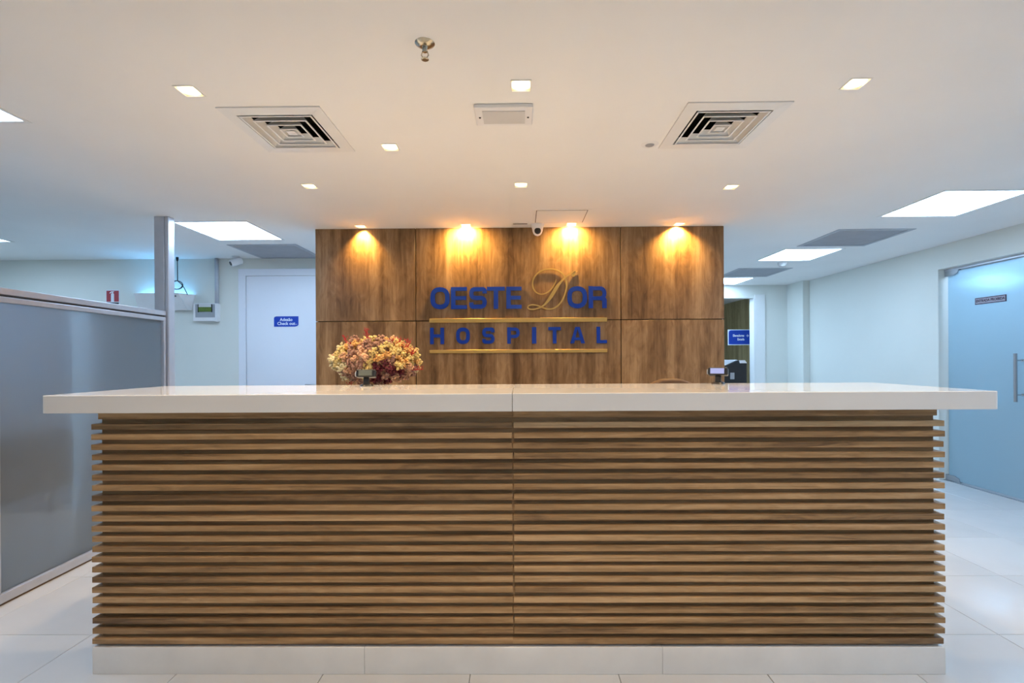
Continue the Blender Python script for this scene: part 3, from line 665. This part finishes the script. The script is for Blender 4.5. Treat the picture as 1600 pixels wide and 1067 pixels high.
# ------------------------------------------------------------------ blue hanging sign beyond the doorway
t = thing('wayfinding_sign', 'blue wayfinding sign reading Elevadores and Escada in the corridor doorway', 'sign', (3.87, 8.40, 1.625))
MB().box(-0.275,0.0,-0.135,0.53,0.012,0.135).build('plate', 'sign_white', t)
bl = [(-0.262,-0.122),(0.53,-0.122),(0.53,0.122),(-0.225,0.122),(-0.252,0.112),(-0.262,0.085)]
MB().prism_y(bl, -0.0015, 0.0005).build('blue_field', 'sign_blue', t)
text_mesh('lettering', 'Elevadores', 0.056, 'sign_white', t, (-0.095,-0.003,0.028), (R(90),0,0), offset=0.0018, xs=0.80)
text_mesh('lettering', 'Escada', 0.056, 'sign_white', t, (-0.055,-0.003,-0.036), (R(90),0,0), offset=0.0018, xs=0.80)
MB().box(0.036,-0.003,0.022,0.076,-0.001,0.030).prism_y([(0.051,0.004),(0.060,0.004),(0.082,0.026),(0.060,0.048),(0.051,0.048),(0.070,0.026)], -0.003, -0.001).build('arrow', 'sign_white', t)

# ------------------------------------------------------------------ access kiosk behind the wood wall edge
t = thing('access_kiosk', 'black kiosk pedestal with sloping top in the corridor behind the counter', 'kiosk', (2.30, 5.2, 0))
pf = [(-0.20,0),(0.125,0),(0.125,1.215),(0.105,1.246),(0.035,1.246),(-0.20,1.145)]
MB().prism_y(pf, 0, 0.42).build('body', 'black', t, bevel=0.004)
a, b = Vector((-0.195,1.150)), Vector((0.033,1.249)); nn = Vector((-(b-a).y, (b-a).x)).normalized()*0.004
MB().prism_y([tuple(a), tuple(b), tuple(b+nn), tuple(a+nn)], 0.015, 0.405).build('top_plate', 'grey', t)
MB().prism_y([(0.040,1.2475),(0.104,1.2475),(0.126,1.216),(0.050,1.216)], -0.003, 0.0).build('label_plate', 'sign_white', t)
MB().box(-0.055,-0.006,1.045,-0.010,0.0,1.115).build('reader_panel', 'grey', t, bevel=0.002)
MB().box(-0.24,-0.03,0,0.165,0.45,0.02).build('base', 'steel', t)

# ------------------------------------------------------------------ desk scanners on the worktop
def scanner(loc, rz, label, lit):
    t = thing('desk_scanner', label, 'scanner', loc, rz, 'scanners on the worktop')
    MB().lathe([(0.0,0.012),(0.022,0.012),(0.030,0.008),(0.034,0.0)], seg=22).build('base', 'black', t, smooth=True)
    MB().prism_x([(-0.020,0.010),(0.018,0.010),(0.012,0.022),(0.004,0.034),(0.010,0.050),(-0.004,0.052),(-0.012,0.034)], -0.014, 0.014).build('neck', 'black', t, bevel=0.003)
    h = link('head', None, t) if False else MB().box(-0.048,-0.020,-0.019,0.048,0.022,0.021).build('head', 'black', t, bevel=0.007, seg=3)
    h.location = (0, 0, 0.062); h.rotation_euler = (R(-14), 0, 0)
    MB().box(-0.036,-0.0225,-0.013,0.030,-0.0195,0.015).build('screen', 'screen' if lit else 'display', h)
    MB().lathe([(0.0,0.006),(0.012,0.005),(0.014,0.0)], (0,0,0), 16).build('side_knob', 'grey', h).location = (-0.050, 0, 0)
    h.children[-1].rotation_euler = (0, R(-90), 0)
scanner((-0.790, 2.475, WZ1), R(8), 'black desk scanner on the worktop in front of the flowers', False)
scanner((1.025, 2.515, WZ1), R(-28), 'black desk scanner with lit screen on the worktop before the black kiosk', True)

# ------------------------------------------------------------------ office chair whose back just shows above the worktop
t = thing('office_chair', 'brown office chair, only the top of its back above the worktop', 'chair', (1.03, 3.32, 0))
def padded(name, w, d, h, loc, rot, mname):
    mb = MB().box(-w/2,-d/2,-h/2,w/2,d/2,h/2); o = mb.build(name, mname, t, bevel=min(d,h)*0.42, smooth=True, seg=4); o.location = loc; o.rotation_euler = rot; return o
bk = [( -0.23,0.56),(0.23,0.56),(0.235,0.80),(0.20,1.02),(0.14,1.105),(0.06,1.134),(-0.06,1.134),(-0.14,1.105),(-0.20,1.02),(-0.235,0.80)]
MB().prism_y(bk, -0.03, 0.035).build('backrest', 'leather', t, bevel=0.012, seg=2)
padded('seat', 0.50, 0.48, 0.08, (0, -0.24, 0.48), (0,0,0), 'leather')
MB().tube([(0,-0.24,0.10),(0,-0.24,0.45)], 0.025, 12).build('gas_lift', 'chrome', t)
MB().tube([(0,-0.20,0.44),(0,0.06,0.46),(0,0.06,0.70)], 0.02, 10).build('back_support', 'black', t)
for k in range(5):
    a = k*2*math.pi/5
    lg = MB().tube([(0,-0.24,0.10),(0.28*math.cos(a),-0.24+0.28*math.sin(a),0.075)], [0.025,0.015], 10).build('leg', 'black', t)
    MB().tube([(0.28*math.cos(a)-0.012,-0.24+0.28*math.sin(a),0.03),(0.28*math.cos(a)+0.012,-0.24+0.28*math.sin(a),0.03)], 0.03, 14).build('caster', 'black', lg)

# ------------------------------------------------------------------ dried flowers
FX, FY = -0.855, 2.86
t = thing('dried_flower_arrangement', 'round bouquet of dried yellow, peach and burgundy flowers before the walnut wall', 'flowers', (FX, FY, 0.745))
MB().lathe([(0.0,0.0),(0.062,0.0),(0.070,0.01),(0.092,0.12),(0.094,0.20),(0.075,0.30),(0.070,0.335),(0.063,0.335),(0.068,0.30),(0.086,0.20),(0.0,0.06)], seg=28).build('vase', 'vase', t, smooth=True)
rf = random.Random(11)
ico = bmesh.new(); bmesh.ops.create_icosphere(ico, subdivisions=1, radius=1.0)
IV = [tuple(v.co) for v in ico.verts]; IF = [tuple(v.index for v in f.verts) for f in ico.faces]; ico.free()
def head_mesh(m, seed):
    r = random.Random(seed); mb = MB()
    for k in range(26):
        d = Vector((r.gauss(0,1), r.gauss(0,1), r.gauss(0,1))).normalized()*(0.020+0.010*r.random())
        s_ = 0.0055+0.0045*r.random(); ax = [s_*r.uniform(0.7,1.3) for _ in range(3)]
        mb.add([(d.x+v[0]*ax[0], d.y+v[1]*ax[1], d.z+v[2]*ax[2]) for v in IV], IF)
    mb.add([(v[0]*0.017, v[1]*0.017, v[2]*0.017) for v in IV], IF)
    return mb.mesh('flower_head', m)
HM = {c: [head_mesh(FLW[c], c*10+s_) for s_ in range(3)] for c in (0,1,2,3,4,6)}
zc = 1.245-0.745
def pick(u, v):
    # colour patches: u left..right, v bottom..top, as they sit in the bouquet
    if u < -0.62: w = {4:4, 0:4, 1:1} if v > -0.35 else {4:2, 2:3}
    elif u < -0.1: w = {1:4, 6:1, 0:2, 2:2} if v > -0.1 else {1:3, 2:4, 4:1}
    elif u < 0.15: w = {0:4, 2:4, 1:1} if v > -0.45 else {2:2, 3:2, 0:2}
    elif u < 0.6: w = {6:3, 1:2, 0:2, 2:2} if v > 0.1 else {3:5, 2:2, 1:1}
    else: w = {0:4, 6:2, 1:1} if v > -0.3 else {2:2, 1:2, 3:1, 4:1}
    return rf.choices(list(w), list(w.values()))[0]
N = 190
for k in range(N):
    ph = math.acos(1-2*(k+0.5)/N); th = k*2.39996
    dx, dy, dz = math.sin(ph)*math.cos(th), math.sin(ph)*math.sin(th), math.cos(ph)
    if dy > 0.55: continue
    j = rf.uniform(0.86, 1.04)
    x, y, z = 0.245*dx*j, 0.17*dy*j, zc+0.018+(0.140 if dz > 0 else 0.118)*dz*j
    o = link('flower_head', rf.choice(HM[pick(dx, dz)]), t, (x, y, z), (rf.uniform(0,6), rf.uniform(0,6), rf.uniform(0,6)))
    s_ = rf.uniform(0.72, 1.08); o.scale = (s_, s_, s_)
for (dx, dz, hgt, n) in ((-0.155,0.10,0.085,3), (-0.045,0.13,0.095,3), (0.15,0.10,0.07,3), (0.20,0.085,0.075,4), (0.235,0.04,0.06,3), (-0.13,0.08,0.05,2), (0.10,0.115,0.05,2), (-0.135,-0.11,-0.02,2), (0.27,-0.05,0.03,2)):
    mb = MB()
    for q in range(n):
        x1 = dx*1.06+rf.uniform(-0.014,0.014); z1 = zc+dz+hgt*rf.uniform(0.75,1.0)
        p0 = (dx*0.8, -0.04, zc+dz*0.6); pm = ((dx*0.8+x1)/2+rf.uniform(-0.01,0.01), -0.05, (p0[2]+z1)/2)
        mb.tube([p0, pm, (x1,-0.055,z1)], [0.0024,0.0020,0.0012], 6)
        for w in range(3):
            u = 0.45+0.18*w; bx = p0[0]+(x1-p0[0])*u; bz = p0[2]+(z1-p0[2])*u; sg_ = rf.choice((-1,1))
            mb.tube([(bx,-0.05,bz),(bx+sg_*0.014,-0.055,bz+0.016)], [0.0016,0.0009], 5)
            mb.add([(bx+sg_*0.014+v[0]*0.0035,-0.055+v[1]*0.0035,bz+0.017+v[2]*0.0035) for v in IV], IF)
    mb.build('twig', FLW[5], t)
st = MB()
for k in range(14):
    a = k*0.45
    st.tube([(0.02*math.cos(a),0.02*math.sin(a),0.10),(0.05*math.cos(a),0.04*math.sin(a),0.34),(0.13*math.cos(a),0.08*math.sin(a),zc)], 0.003, 6)
st.build('stems', FLW[2], t)['kind'] = 'stuff'

# ------------------------------------------------------------------ lamps of the rooms beyond; the lobby panel is added to brighten its sign
for nm, lb, x, y, sz, e in (('ceiling_light_panel', 'ceiling light panel glowing through the frosted glass door', 7.1, 7.3, 0.31, 1.0),
                        ('ceiling_light_panel', 'second office ceiling light panel behind the frosted door', 5.02, 4.55, 0.31, 1.0),
                        ('ceiling_light_panel', 'added ceiling light panel, unseen, lighting the sign beyond the corridor doorway', 2.95, 8.25, 0.31, 1.0)):
    t = thing(nm, lb, 'ceiling light', (x, y, CEIL), group='light panels of the rooms beyond')
    MB().ring(-sz-0.012, -sz-0.012, sz+0.012, sz+0.012, 0.02, -0.012, 0.0).build('frame', 'whitemetal', t)
    MB().box(-sz, -sz, -0.010, sz, sz, -0.004).build('diffuser', 'panel_emit', t)
